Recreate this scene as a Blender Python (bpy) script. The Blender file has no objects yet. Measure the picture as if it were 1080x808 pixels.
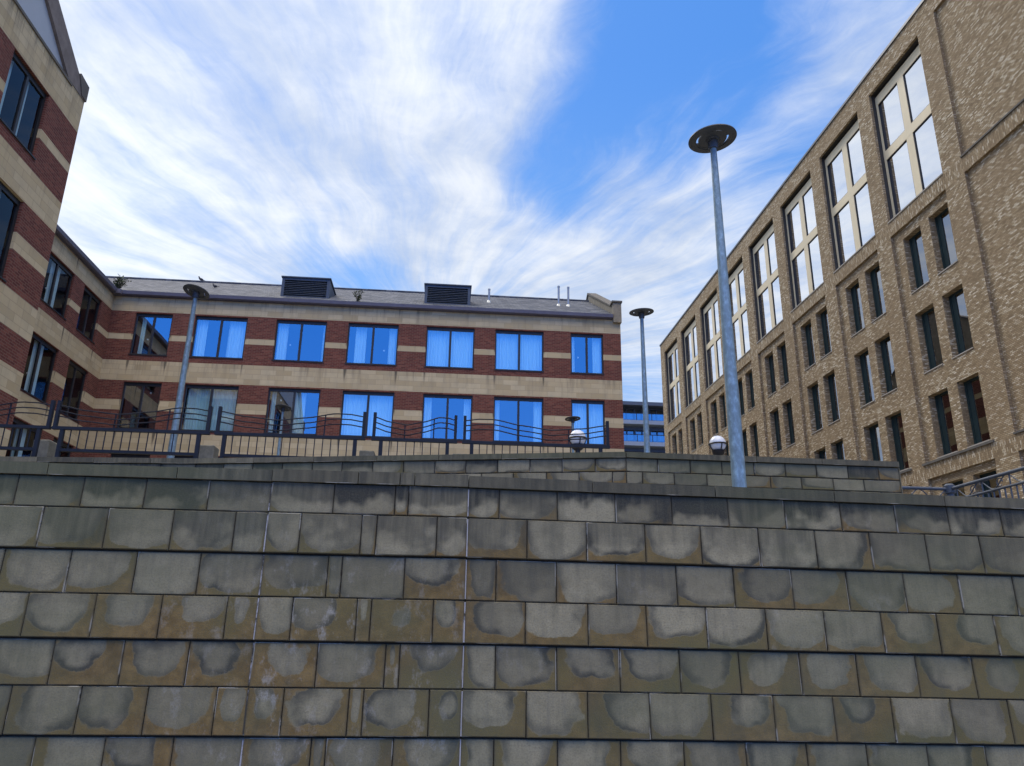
import bpy, bmesh, math, random
from mathutils import Vector, Matrix
R = math.radians
rng = random.Random(7)
sc = bpy.context.scene
C = sc.collection
EYE = 1.6                      # everything is written relative to eye height, then lifted at the end

# ------------------------------------------------------------------ node helpers
def new_mat(name):
    m = bpy.data.materials.new(name); m.use_nodes = True
    nt = m.node_tree; nt.nodes.clear()
    out = nt.nodes.new('ShaderNodeOutputMaterial')
    return m, nt, out
def nd(nt, typ, _in=None, **props):
    n = nt.nodes.new('ShaderNode' + typ)
    for k, v in props.items(): setattr(n, k, v)
    if _in:
        for k, v in _in.items():
            s = n.inputs[k]
            if hasattr(v, 'is_linked') or isinstance(v, bpy.types.NodeSocket): nt.links.new(v, s)
            else: s.default_value = v
    return n
def math_(nt, op, a, b=0.0, c=None, clamp=False):
    d = {0: a, 1: b}
    if c is not None: d[2] = c
    return nd(nt, 'Math', d, operation=op, use_clamp=clamp).outputs[0]
def mixc(nt, f, a, b, mode='MIX'):
    n = nt.nodes.new('ShaderNodeMix'); n.data_type = 'RGBA'; n.blend_type = mode
    for i, v in ((0, f), (6, a), (7, b)):
        if isinstance(v, bpy.types.NodeSocket): nt.links.new(v, n.inputs[i])
        else:
            n.inputs[i].default_value = v if i == 0 else (v if len(v) == 4 else (*v, 1))
    return n.outputs[2]
def sstep(nt, v, a, b):
    n = nt.nodes.new('ShaderNodeMapRange'); n.interpolation_type = 'SMOOTHSTEP'
    nt.links.new(v, n.inputs[0])
    n.inputs[1].default_value = a; n.inputs[2].default_value = b
    return n.outputs[0]
def ramp(nt, v, stops, interp='LINEAR'):
    n = nt.nodes.new('ShaderNodeValToRGB'); nt.links.new(v, n.inputs[0])
    cr = n.color_ramp; cr.interpolation = interp
    while len(cr.elements) < len(stops): cr.elements.new(0.5)
    for e, (p, c) in zip(cr.elements, stops):
        e.position = p; e.color = (*c, 1)
    return n.outputs[0]
def noise(nt, vec, scale, detail=3, rough=.55, dist=0.0):
    n = nd(nt, 'TexNoise', {'Scale': scale, 'Detail': detail, 'Roughness': rough, 'Distortion': dist})
    if vec is not None: nt.links.new(vec, n.inputs['Vector'])
    return n.outputs[0]
def mapping(nt, vec, scale=(1, 1, 1), loc=(0, 0, 0), rot=(0, 0, 0)):
    n = nd(nt, 'Mapping', {'Scale': scale, 'Location': loc, 'Rotation': rot}); nt.links.new(vec, n.inputs[0])
    return n.outputs[0]
def uv(nt, name='UVMap'):
    return nd(nt, 'UVMap', uv_map=name).outputs[0]
def bsdf(nt, out, col, rough=.8, metal=0.0, spec=.3, normal=None):
    p = nd(nt, 'BsdfPrincipled', {'Base Color': col if not isinstance(col, tuple) else (*col, 1), 'Roughness': rough, 'Metallic': metal, 'Specular IOR Level': spec})
    if normal is not None: nt.links.new(normal, p.inputs['Normal'])
    nt.links.new(p.outputs[0], out.inputs[0])
    return p
def bump(nt, h, strength=.3, dist=.01):
    return nd(nt, 'Bump', {'Height': h, 'Strength': strength, 'Distance': dist}).outputs[0]

def simple(name, col, rough=.6, metal=0.0, var=.25, scale=3.0, spec=.3, bmp=0.0, fine=30.0):
    m, nt, out = new_mat(name)
    v = nd(nt, 'TexCoord').outputs['Object']
    a = noise(nt, v, scale, 4); b = noise(nt, v, fine, 2)
    f = math_(nt, 'ADD', math_(nt, 'MULTIPLY', a, .7), math_(nt, 'MULTIPLY', b, .3))
    lo = tuple(x * (1 - var) for x in col); hi = tuple(min(1, x * (1 + var)) for x in col)
    c = ramp(nt, f, [(.3, lo), (.7, hi)])
    bsdf(nt, out, c, rough, metal, spec, bump(nt, b, bmp, .004) if bmp else None)
    return m

# ---- brick of the older building: dark red
def mat_red_brick():
    m, nt, out = new_mat('red_brick')
    u = uv(nt)
    b = nd(nt, 'TexBrick', {'Scale': 1, 'Mortar Size': .008, 'Mortar Smooth': .2, 'Bias': 0, 'Brick Width': .2, 'Row Height': .066,
                            'Color1': (0, 0, 0, 1), 'Color2': (1, 1, 1, 1), 'Mortar': (.5, .5, .5, 1)})
    nt.links.new(u, b.inputs[0])
    col = ramp(nt, b.outputs[0], [(0, (.098, .029, .021)), (.4, (.124, .036, .026)), (.75, (.15, .045, .031)), (1, (.19, .065, .044))])
    n = noise(nt, u, .9, 4)
    col = mixc(nt, math_(nt, 'MULTIPLY', sstep(nt, n, .4, .75), .35), col, (.085, .03, .027))
    col = mixc(nt, math_(nt, 'MULTIPLY', b.outputs[1], .85), col, (.175, .11, .083))
    bsdf(nt, out, col, .85, 0, .2, bump(nt, math_(nt, 'SUBTRACT', 1.0, b.outputs[1]), .4, .006))
    return m
# ---- tan stone bands
def mat_tan_stone():
    m, nt, out = new_mat('tan_stone')
    u = uv(nt); bu = uv(nt, 'band')
    b = nd(nt, 'TexBrick', {'Scale': 1, 'Mortar Size': .006, 'Mortar Smooth': .2, 'Brick Width': .62, 'Row Height': .215,
                            'Color1': (0, 0, 0, 1), 'Color2': (1, 1, 1, 1), 'Mortar': (.5, .5, .5, 1)})
    nt.links.new(u, b.inputs[0])
    col = ramp(nt, b.outputs[0], [(0, (.40, .315, .18)), (.5, (.465, .37, .22)), (1, (.52, .425, .265))])
    col = mixc(nt, math_(nt, 'MULTIPLY', sstep(nt, noise(nt, u, 2.2, 5, .65), .35, .75), .5), col, (.37, .315, .215))
    # rain streaks running down from the upper edge
    st = noise(nt, mapping(nt, u, (5.5, .35, 1)), 1.0, 5, .7)
    st2 = noise(nt, mapping(nt, u, (1.1, .2, 1), (3, 1, 0)), 1.0, 3, .6)
    sep = nd(nt, 'SeparateXYZ'); nt.links.new(bu, sep.inputs[0])
    top = math_(nt, 'POWER', sep.outputs[1], 1.6)
    k = math_(nt, 'MULTIPLY', sstep(nt, st, .46, .72), math_(nt, 'ADD', .18, math_(nt, 'MULTIPLY', top, .75)))
    k = math_(nt, 'MULTIPLY', k, sstep(nt, st2, .35, .6))
    kk = math_(nt, 'MULTIPLY', k, sep.outputs[0])        # sep.x carries how weathered this band is
    col = mixc(nt, kk, col, (.10, .09, .07))
    ds = nd(nt, 'SeparateXYZ'); nt.links.new(uv(nt, 'drip'), ds.inputs[0])
    dk = math_(nt, 'MULTIPLY', ds.outputs[0], math_(nt, 'ADD', .35, math_(nt, 'MULTIPLY', sep.outputs[1], .9)))
    dk = sstep(nt, math_(nt, 'ADD', dk, math_(nt, 'MULTIPLY', math_(nt, 'SUBTRACT', noise(nt, mapping(nt, u, (9, .9, 1)), 1.0, 4, .7), .5), .9)), .42, .95)
    col = mixc(nt, math_(nt, 'MULTIPLY', dk, .85), col, (.07, .062, .048))
    col = mixc(nt, math_(nt, 'MULTIPLY', b.outputs[1], .55), col, (.2, .165, .11))
    bsdf(nt, out, col, .88, 0, .2, bump(nt, math_(nt, 'SUBTRACT', 1.0, b.outputs[1]), .3, .005))
    return m
# ---- mottled buff brick of the newer building
def mat_buff_brick(name, soldier=False):
    m, nt, out = new_mat(name)
    u = uv(nt)
    src = mapping(nt, u, (1, 1, 1), (0, 0, 0), (0, 0, R(90))) if soldier else u
    def layer(vec, loc):
        b = nd(nt, 'TexBrick', {'Scale': 1, 'Mortar Size': .007, 'Mortar Smooth': .2, 'Brick Width': .14, 'Row Height': .05,
                                'Color1': (0, 0, 0, 1), 'Color2': (1, 1, 1, 1), 'Mortar': (.5, .5, .5, 1)})
        nt.links.new(vec, b.inputs[0]); return b
    b = layer(src, 0)
    n1 = noise(nt, mapping(nt, u, (.5, 1.0, 1)), 1.6, 4, .6)
    t = math_(nt, 'ADD', b.outputs[0], math_(nt, 'MULTIPLY', math_(nt, 'SUBTRACT', n1, .5), .4))
    col = ramp(nt, t, [(0, (.20, .138, .075)), (.22, (.26, .184, .10)), (.45, (.31, .224, .124)), (.68, (.36, .27, .156)), (.84, (.46, .375, .245)), (.98, (.62, .535, .39))])
    n2 = noise(nt, u, .35, 3)
    col = mixc(nt, math_(nt, 'MULTIPLY', sstep(nt, n2, .38, .66), .45), col, (.285, .20, .11))
    col = mixc(nt, math_(nt, 'MULTIPLY', b.outputs[1], .85), col, (.115, .086, .056))
    bsdf(nt, out, col, .85, 0, .2, bump(nt, math_(nt, 'SUBTRACT', 1.0, b.outputs[1]), .45, .006))
    return m
# ---- weathered block of the retaining walls; 'block' uv is 0..1 over each block, 'rnd' = (random, grime, white salts, patch size)
def mat_block(name='weathered_block'):
    m, nt, out = new_mat(name)
    u = uv(nt); bu = uv(nt, 'block')
    at = nd(nt, 'Attribute', attribute_name='rnd')
    sc3 = nd(nt, 'SeparateColor'); nt.links.new(at.outputs['Color'], sc3.inputs[0])
    rr, grime, salt = sc3.outputs[0], sc3.outputs[1], sc3.outputs[2]; size = at.outputs['Alpha']
    sb = nd(nt, 'SeparateXYZ'); nt.links.new(bu, sb.inputs[0])
    off = nd(nt, 'CombineXYZ', {0: math_(nt, 'MULTIPLY', rr, 37.0), 1: math_(nt, 'MULTIPLY', rr, 91.0), 2: 0.0}).outputs[0]
    uo = nd(nt, 'VectorMath', {0: u, 1: off}, operation='ADD').outputs[0]
    n_lo = noise(nt, uo, 3.4, 3, .5); n_mid = noise(nt, uo, 11, 4, .6); n_hi = noise(nt, uo, 75, 3, .6)
    n_gr = noise(nt, uo, 260, 2, .7)
    # stain boundary
    cx = math_(nt, 'ADD', .5, math_(nt, 'MULTIPLY', math_(nt, 'SUBTRACT', math_(nt, 'FRACT', math_(nt, 'MULTIPLY', rr, 13.7)), .5), .30))
    px = math_(nt, 'DIVIDE', math_(nt, 'ABSOLUTE', math_(nt, 'SUBTRACT', sb.outputs[0], cx)), .46)
    cy = math_(nt, 'ADD', .52, math_(nt, 'MULTIPLY', math_(nt, 'FRACT', math_(nt, 'MULTIPLY', rr, 29.3)), .22))
    py = math_(nt, 'DIVIDE', math_(nt, 'ABSOLUTE', math_(nt, 'SUBTRACT', sb.outputs[1], cy)), .55)
    d = math_(nt, 'POWER', math_(nt, 'ADD', math_(nt, 'POWER', px, 3.2), math_(nt, 'POWER', py, 3.2)), .3125)
    d = math_(nt, 'ADD', d, math_(nt, 'MULTIPLY', math_(nt, 'SUBTRACT', n_lo, .5), 1.1))
    d = math_(nt, 'ADD', d, math_(nt, 'MULTIPLY', math_(nt, 'SUBTRACT', n_mid, .5), .30))
    d = math_(nt, 'ADD', d, math_(nt, 'MULTIPLY', math_(nt, 'SUBTRACT', n_hi, .5), .10))
    d = math_(nt, 'ADD', d, math_(nt, 'MULTIPLY', math_(nt, 'SUBTRACT', .45, sb.outputs[1]), .35))
    dd = math_(nt, 'SUBTRACT', d, size)                       # <0 inside the pale patch
    brownm = sstep(nt, dd, -.03, .06)
    rim = math_(nt, 'MULTIPLY', sstep(nt, dd, -.42, -.01), math_(nt, 'SUBTRACT', 1.0, brownm))
    # colours
    g1 = mixc(nt, n_mid, (.15, .131, .082), (.275, .242, .158))
    bright = math_(nt, 'ADD', .72, math_(nt, 'MULTIPLY', math_(nt, 'FRACT', math_(nt, 'MULTIPLY', rr, 7.13)), .55))
    g1 = mixc(nt, 1.0, g1, nd(nt, 'CombineXYZ', {0: bright, 1: bright, 2: bright}).outputs[0], 'MULTIPLY')
    vst = noise(nt, mapping(nt, uo, (16, 1.3, 1)), 1.0, 4, .6)
    g1 = mixc(nt, math_(nt, 'MULTIPLY', sstep(nt, vst, .45, .8), .45), g1, (.115, .108, .088))
    g1 = mixc(nt, math_(nt, 'MULTIPLY', math_(nt, 'MULTIPLY', rim, math_(nt, 'ADD', .4, math_(nt, 'MULTIPLY', math_(nt, 'FRACT', math_(nt, 'MULTIPLY', rr, 53.1)), 1.1))), math_(nt, 'MULTIPLY', sstep(nt, n_lo, .3, .6), .85), clamp=True), g1, (.055, .052, .040))
    br = mixc(nt, sstep(nt, n_mid, .3, .75), (.118, .075, .026), (.20, .132, .05))
    br = mixc(nt, sstep(nt, noise(nt, u, .8, 3), .4, .68), br, (.118, .096, .038))
    col = mixc(nt, brownm, g1, br)
    # salts
    sv = noise(nt, mapping(nt, uo, (8, 4.5, 1)), 1.0, 6, .72)
    sm = math_(nt, 'MULTIPLY', sstep(nt, sv, .52, .66), salt)
    col = mixc(nt, math_(nt, 'MULTIPLY', sm, .75), col, (.34, .32, .285))
    # black growth from the top edge of upper courses
    gv = math_(nt, 'ADD', sb.outputs[1], math_(nt, 'MULTIPLY', math_(nt, 'SUBTRACT', n_lo, .5), 2.3))
    gm = math_(nt, 'MULTIPLY', sstep(nt, gv, .15, .62), grime)
    gm = math_(nt, 'MULTIPLY', gm, math_(nt, 'ADD', .62, math_(nt, 'MULTIPLY', sstep(nt, vst, .3, .7), .4)), clamp=True)
    col = mixc(nt, gm, col, (.034, .034, .028))
    # green tinge + speckle
    col = mixc(nt, math_(nt, 'MULTIPLY', sstep(nt, noise(nt, u, .55, 2), .5, .7), .22), col, (.09, .11, .07))
    col = mixc(nt, math_(nt, 'MULTIPLY', sstep(nt, n_hi, .40, .75), .42), col, (.085, .078, .06))
    col = mixc(nt, math_(nt, 'MULTIPLY', sstep(nt, n_gr, .55, .8), .22), col, (.36, .35, .32))
    run = noise(nt, mapping(nt, u, (2.6, .45, 1), (5, 2, 0)), 1.0, 5, .65)
    col = mixc(nt, math_(nt, 'MULTIPLY', sstep(nt, run, .5, .68), .42), col, (.075, .072, .052))
    alg = noise(nt, mapping(nt, u, (.35, .8, 1), (1.3, 7, 0)), 1.0, 4, .6)
    col = mixc(nt, math_(nt, 'MULTIPLY', sstep(nt, alg, .44, .64), .42), col, (.078, .088, .045))
    # dirt hugging the joints
    ex = math_(nt, 'MINIMUM', sb.outputs[0], math_(nt, 'SUBTRACT', 1.0, sb.outputs[0]))
    ey = math_(nt, 'MINIMUM', sb.outputs[1], math_(nt, 'SUBTRACT', 1.0, sb.outputs[1]))
    ed = math_(nt, 'MINIMUM', ex, math_(nt, 'ABSOLUTE', ey))
    col = mixc(nt, math_(nt, 'MULTIPLY', math_(nt, 'SUBTRACT', 1.0, sstep(nt, ed, .0, .06)), .5), col, (.07, .062, .045))
    wl = math_(nt, 'MULTIPLY', math_(nt, 'SUBTRACT', 1.0, sstep(nt, ed, .012, .03)), sstep(nt, noise(nt, uo, 2.1, 2), .56, .62))
    col = mixc(nt, math_(nt, 'MULTIPLY', wl, .75), col, (.34, .325, .28))
    chip = sstep(nt, math_(nt, 'ADD', math_(nt, 'MULTIPLY', ed, 6.0), noise(nt, u, 17, 4, .7)), .42, .5)
    col = mixc(nt, math_(nt, 'MULTIPLY', math_(nt, 'SUBTRACT', 1.0, chip), .7), col, (.06, .053, .04))
    h = math_(nt, 'ADD', math_(nt, 'MULTIPLY', n_hi, .6), math_(nt, 'MULTIPLY', n_gr, .4))
    bsdf(nt, out, col, .9, 0, .25, bump(nt, h, .55, .006))
    return m
def mat_slate():
    m, nt, out = new_mat('roof_slate')
    u = uv(nt)
    b = nd(nt, 'TexBrick', {'Scale': 1, 'Mortar Size': .008, 'Mortar Smooth': .1, 'Brick Width': .3, 'Row Height': .22,
                            'Color1': (0, 0, 0, 1), 'Color2': (1, 1, 1, 1), 'Mortar': (0, 0, 0, 1)})
    nt.links.new(u, b.inputs[0])
    col = ramp(nt, b.outputs[0], [(0, (.055, .061, .076)), (.6, (.088, .095, .112)), (1, (.14, .147, .165))])
    col = mixc(nt, math_(nt, 'MULTIPLY', sstep(nt, noise(nt, mapping(nt, u, (.6, 2, 1)), 1.5, 4), .45, .75), .35), col, (.15, .152, .155))
    col = mixc(nt, b.outputs[1], col, (.04, .04, .045))
    bsdf(nt, out, col, .85, 0, .12, bump(nt, math_(nt, 'SUBTRACT', 1.0, b.outputs[1]), .5, .01))
    return m
def mat_glass(name, base=.34, tint=(.72, .78, .78), gcol=(.95, .97, 1.0)):
    m, nt, out = new_mat(name)
    v = nd(nt, 'TexCoord').outputs['Object']
    nrm = bump(nt, noise(nt, v, .55, 1), .09, .05)
    lw = nd(nt, 'LayerWeight', {'Blend': .5})
    f = math_(nt, 'ADD', base + .04, math_(nt, 'MULTIPLY', math_(nt, 'POWER', lw.outputs['Facing'], 4.5), .96 - base), clamp=True)
    t = nd(nt, 'BsdfTransparent', {'Color': (*tint, 1)})
    g = nd(nt, 'BsdfGlossy', {'Color': (*gcol, 1), 'Roughness': 0.0, 'Normal': nrm})
    mx = nd(nt, 'MixShader', {0: f}); nt.links.new(t.outputs[0], mx.inputs[1]); nt.links.new(g.outputs[0], mx.inputs[2])
    nt.links.new(mx.outputs[0], out.inputs[0])
    return m
def mat_curtain():
    m, nt, out = new_mat('curtain_cloth')
    v = nd(nt, 'TexCoord').outputs['Object']
    n = noise(nt, mapping(nt, v, (9, 9, .25)), 1, 3)
    col = mixc(nt, n, (.55, .70, .72), (.80, .93, .95))
    bsdf(nt, out, col, .9, 0, .1)
    return m
def mat_galv(name, col=(.17, .24, .28), metal=.25):
    m, nt, out = new_mat(name)
    v = nd(nt, 'TexCoord').outputs['Object']
    a = noise(nt, mapping(nt, v, (1, 1, .5)), 22, 4, .65); b = noise(nt, v, 4, 3)
    c = ramp(nt, math_(nt, 'ADD', math_(nt, 'MULTIPLY', a, .75), math_(nt, 'MULTIPLY', b, .25)),
             [(.3, tuple(x * .68 for x in col)), (.52, col), (.72, tuple(min(1, x * 1.75) for x in col))])
    bsdf(nt, out, c, ramp(nt, a, [(.3, (.55,) * 3), (.7, (.4,) * 3)]), metal, .4)
    return m

M = {}
M['red'] = mat_red_brick(); M['tan'] = mat_tan_stone()
M['buff'] = mat_buff_brick('buff_brick'); M['soldier'] = mat_buff_brick('buff_soldier_course', True)
M['block'] = mat_block(); M['slate'] = mat_slate()
M['glass'] = mat_glass('window_glass', .34, (.76, .93, .98)); M['glass_grey'] = mat_glass('grey_window_glass', .74, (.4, .48, .47))
M['glass_dark'] = mat_glass('dark_window_glass', -.03, (.62, .68, .70)); M['glass_slim'] = mat_glass('slim_window_glass', .26, (.3, .4, .4))
M['curtain'] = mat_curtain()
M['bronze'] = simple('dark_window_metal', (.035, .034, .034), .45, .3, .2)
M['cream'] = simple('cream_window_metal', (.68, .57, .37), .5, 0, .07, 1.2)
M['teal'] = simple('dark_teal_window_metal', (.018, .036, .038), .5, .1, .2)
M['navy'] = simple('navy_gloss_paint', (.011, .0145, .023), .6, 0, .25, 5, .2)
M['greyblue'] = simple('grey_blue_paint', (.055, .066, .085), .5, 0, .25, 5, .35)
M['gutter'] = simple('gutter_paint', (.12, .112, .14), .5, .1, .15)
M['louvre'] = simple('louvre_paint', (.06, .075, .10), .5, .2, .15)
M['panel'] = simple('gable_panel_metal', (.36, .39, .42), .7, 0, .06, 1.0)
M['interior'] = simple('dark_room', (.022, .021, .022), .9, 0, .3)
M['reveal_shade'] = simple('painted_reveal_shade', (.04, .038, .036), .7, 0, .3, 6)  # near-black colour stands in for the shade inside the window reveals
M['coping_stone'] = simple('dark_coping_stone', (.17, .145, .13), .9, 0, .25, 4)
M['grey_stone'] = simple('grey_stone', (.22, .19, .14), .9, 0, .3, 4)
M['joint'] = simple('dark_joint', (.035, .032, .027), .95, 0, .4, 8)
def mat_sealant(name, lo):
    m, nt, out = new_mat(name)
    n = noise(nt, nd(nt, 'TexCoord').outputs['Object'], 5, 5, .7)
    bsdf(nt, out, ramp(nt, n, [(lo, (.05, .047, .04)), (lo + .12, (.36, .35, .36))]), .9); return m
M['sealant'] = mat_sealant('white_mortar', .33); M['sealant_dark'] = mat_sealant('dark_mortar', .46)
M['coping'] = simple('metal_coping', (.12, .125, .135), .4, .5, .1)
M['sill'] = simple('pale_sill', (.34, .31, .26), .7, 0, .1)
M['ledge'] = simple('dark_stone_ledge', (.11, .10, .085), .85, 0, .25)
M['galv'] = mat_galv('galvanised_steel'); M['lamp'] = simple('lamp_grey', (.055, .063, .078), .5, .25, .2)
M['lamp_top'] = simple('lamp_top_grey', (.42, .44, .46), .45, .2, .15)
M['globe'] = simple('white_globe', (.58, .60, .62), .25, 0, .04, 2, .5)
M['black'] = simple('black_metal', (.018, .018, .02), .5, .2, .2)
M['paving'] = simple('paving', (.20, .19, .17), .9, 0, .25, .8)
M['far_dark'] = simple('dark_cladding', (.075, .085, .105), .55, .2, .12, .6)
M['far_pale'] = simple('grey_render', (.22, .25, .29), .7, 0, .1, .6)
M['leaf'] = simple('weed_leaf', (.06, .085, .035), .7, 0, .45, 9)
M['twig'] = simple('weed_stem', (.10, .08, .05), .8)
M['bird'] = simple('pigeon_feather', (.05, .05, .058), .7, 0, .4, 20)
M['plinth'] = simple('plinth_stone', (.145, .14, .115), .9, 0, .35, 9, .2, .4)
M['steel'] = simple('flue_steel', (.30, .32, .34), .4, .5, .2)
M['latch'] = simple('white_plastic', (.8, .8, .8), .5, 0, .03)

# ------------------------------------------------------------------ mesh helpers
class MB:
    def __init__(s): s.v, s.f, s.m, s.uvs, s.band, s.blk, s.att, s.dr = [], [], [], [], [], [], [], []
    def quad(s, pts, mi=0, uvs=None, band=None, blk=None, att=None, dr=None):
        b = len(s.v); s.v += [tuple(p) for p in pts]; s.f.append(tuple(range(b, b + len(pts)))); s.m.append(mi)
        s.uvs.append(uvs); s.band.append(band); s.blk.append(blk); s.att.append(att); s.dr.append(dr)
    def hexa(s, p, mi=0, faces=None, **k):
        # p: 8 points, index = 4*k + 2*j + i  (i: axis0, j: axis1, k: axis2)
        F = [(0, 2, 3, 1), (4, 5, 7, 6), (0, 1, 5, 4), (2, 6, 7, 3), (0, 4, 6, 2), (1, 3, 7, 5)]
        for q in F: s.quad([p[i] for i in q], mi, **k)
    def box(s, x0, x1, y0, y1, z0, z1, mi=0, **k):
        s.hexa([(x, y, z) for z in (z0, z1) for y in (y0, y1) for x in (x0, x1)], mi, **k)
    def ring(s, loops, mi=0, cap0=True, cap1=True):
        for a, b in zip(loops, loops[1:]):
            n = len(a)
            for i in range(n): s.quad([a[i], a[(i + 1) % n], b[(i + 1) % n], b[i]], mi)
        if cap0: s.quad(list(reversed(loops[0])), mi)
        if cap1: s.quad(loops[-1], mi)
    def lathe(s, prof, c=(0, 0, 0), n=24, mi=0, tilt=None, cap0=True, cap1=True, a0=0, a1=2 * math.pi):
        full = abs(a1 - a0 - 2 * math.pi) < 1e-6
        L = []
        for r, z in prof:
            lp = []
            for i in range(n if full else n + 1):
                a = a0 + (a1 - a0) * i / n
                p = Vector((r * math.cos(a), r * math.sin(a), z))
                if tilt: p = tilt @ p
                lp.append(tuple(p + Vector(c)))
            L.append(lp)
        if full: s.ring(L, mi, cap0, cap1)
        else:
            for a, b in zip(L, L[1:] ):
                for i in range(n): s.quad([a[i], a[i + 1], b[i + 1], b[i]], mi)
            s.quad([l[0] for l in L][::-1], mi); s.quad([l[-1] for l in L], mi)
    def tube(s, pts, r, n=8, mi=0, closed=False):
        pts = [Vector(p) for p in pts]; L = []
        up = None
        for i, p in enumerate(pts):
            t = (pts[min(i + 1, len(pts) - 1)] - pts[max(i - 1, 0)]).normalized()
            if up is None: up = Vector((0, 0, 1)) if abs(t.z) < .9 else Vector((1, 0, 0))
            a = t.cross(up).normalized(); b = a.cross(t).normalized(); up = b
            rr = r[i] if isinstance(r, (list, tuple)) else r
            L.append([tuple(p + a * rr * math.cos(2 * math.pi * j / n) + b * rr * math.sin(2 * math.pi * j / n)) for j in range(n)])
        s.ring(L, mi)
    def build(s, name, mats, parent=None, recalc=True, smooth=False, origin=None):
        me = bpy.data.meshes.new(name)
        o0 = Vector(origin) if origin else Vector((0, 0, 0))
        me.from_pydata([tuple(Vector(v) - o0) for v in s.v], [], s.f)
        mats = mats if isinstance(mats, (list, tuple)) else [mats]
        for mm in mats: me.materials.append(M[mm])
        for p, mi in zip(me.polygons, s.m): p.material_index = mi
        ul = me.uv_layers.new(name='UVMap')
        anyband = any(b is not None for b in s.band); anyblk = any(b is not None for b in s.blk); anyatt = any(b is not None for b in s.att)
        bl = me.uv_layers.new(name='band') if anyband else None
        kl = me.uv_layers.new(name='block') if anyblk else None
        anydr = any(b is not None for b in s.dr); dl = me.uv_layers.new(name='drip') if anydr else None
        at = me.color_attributes.new('rnd', 'FLOAT_COLOR', 'CORNER') if anyatt else None
        ul = me.uv_layers['UVMap']
        if anyband: bl = me.uv_layers['band']
        if anyblk: kl = me.uv_layers['block']
        if anydr: dl = me.uv_layers['drip']
        if anyatt: at = me.color_attributes['rnd']
        for p in me.polygons:
            i = p.index; n = p.normal
            for j, li in enumerate(p.loop_indices):
                co = s.v[me.loops[li].vertex_index]
                if s.uvs[i]: w = s.uvs[i][j]
                elif abs(n.x) > abs(n.y) and abs(n.x) >= abs(n.z): w = (co[1], co[2])
                elif abs(n.y) >= abs(n.z): w = (co[0], co[2])
                else: w = (co[0], co[1])
                ul.data[li].uv = w
                if bl: bl.data[li].uv = s.band[i][j] if s.band[i] else (0, 0)
                if dl: dl.data[li].uv = s.dr[i][j] if s.dr[i] else (0, 0)
                if kl: kl.data[li].uv = s.blk[i][j] if s.blk[i] else (.5, .5)
                if at: at.data[li].color = s.att[i] if s.att[i] else (.5, 0, 0, 2)
        if recalc:
            bm = bmesh.new(); bm.from_mesh(me)
            bmesh.ops.remove_doubles(bm, verts=bm.verts, dist=1e-5)
            bmesh.ops.recalc_face_normals(bm, faces=bm.faces)
            bm.to_mesh(me); bm.free()
        if smooth:
            for p in me.polygons: p.use_smooth = True
            try: me.set_sharp_from_angle(angle=R(40))
            except Exception: pass
        o = bpy.data.objects.new(name, me); C.objects.link(o)
        if origin: o.location = origin
        if parent:
            o.parent = parent
            o.location = Vector(origin or (0, 0, 0)) - ABS[parent.name] if True else o.location
        ABS[o.name] = Vector(origin or (0, 0, 0))
        return o
ABS = {}
def thing(name, label, cat, loc=(0, 0, 0), group=None):
    o = bpy.data.objects.new(name, None); C.objects.link(o); o.location = loc
    o.empty_display_size = .2
    ABS[o.name] = Vector(loc)
    return tag(o, label, cat, group)
def tag(o, label, cat, group=None):
    o['label'] = label; o['category'] = cat; o['kind'] = 'thing'
    if group: o['group'] = group
    return o
def struct(name, mb, mats):
    o = mb.build(name, mats); o['kind'] = 'structure'; return o

class Frame:                     # facade frame: u along the wall, d inward, z up
    def __init__(s, O, U, N): s.O, s.U, s.N = Vector(O), Vector(U), Vector(N)
    def p(s, u, d, z): return s.O + s.U * u - s.N * d + Vector((0, 0, z))
    def box(s, mb, u0, u1, d0, d1, z0, z1, mi=0, **k):
        mb.hexa([s.p(u, d, z) for z in (z0, z1) for d in (d0, d1) for u in (u0, u1)], mi, **k)
    def face(s, mb, u0, u1, d, z0, z1, mi=0, **k):
        q = [s.p(u0, d, z0), s.p(u1, d, z0), s.p(u1, d, z1), s.p(u0, d, z1)]
        n = (q[1] - q[0]).cross(q[2] - q[0])
        if n.dot(s.N) < 0: q = [q[1], q[0], q[3], q[2]]
        mb.quad(q, mi, **k)

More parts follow.
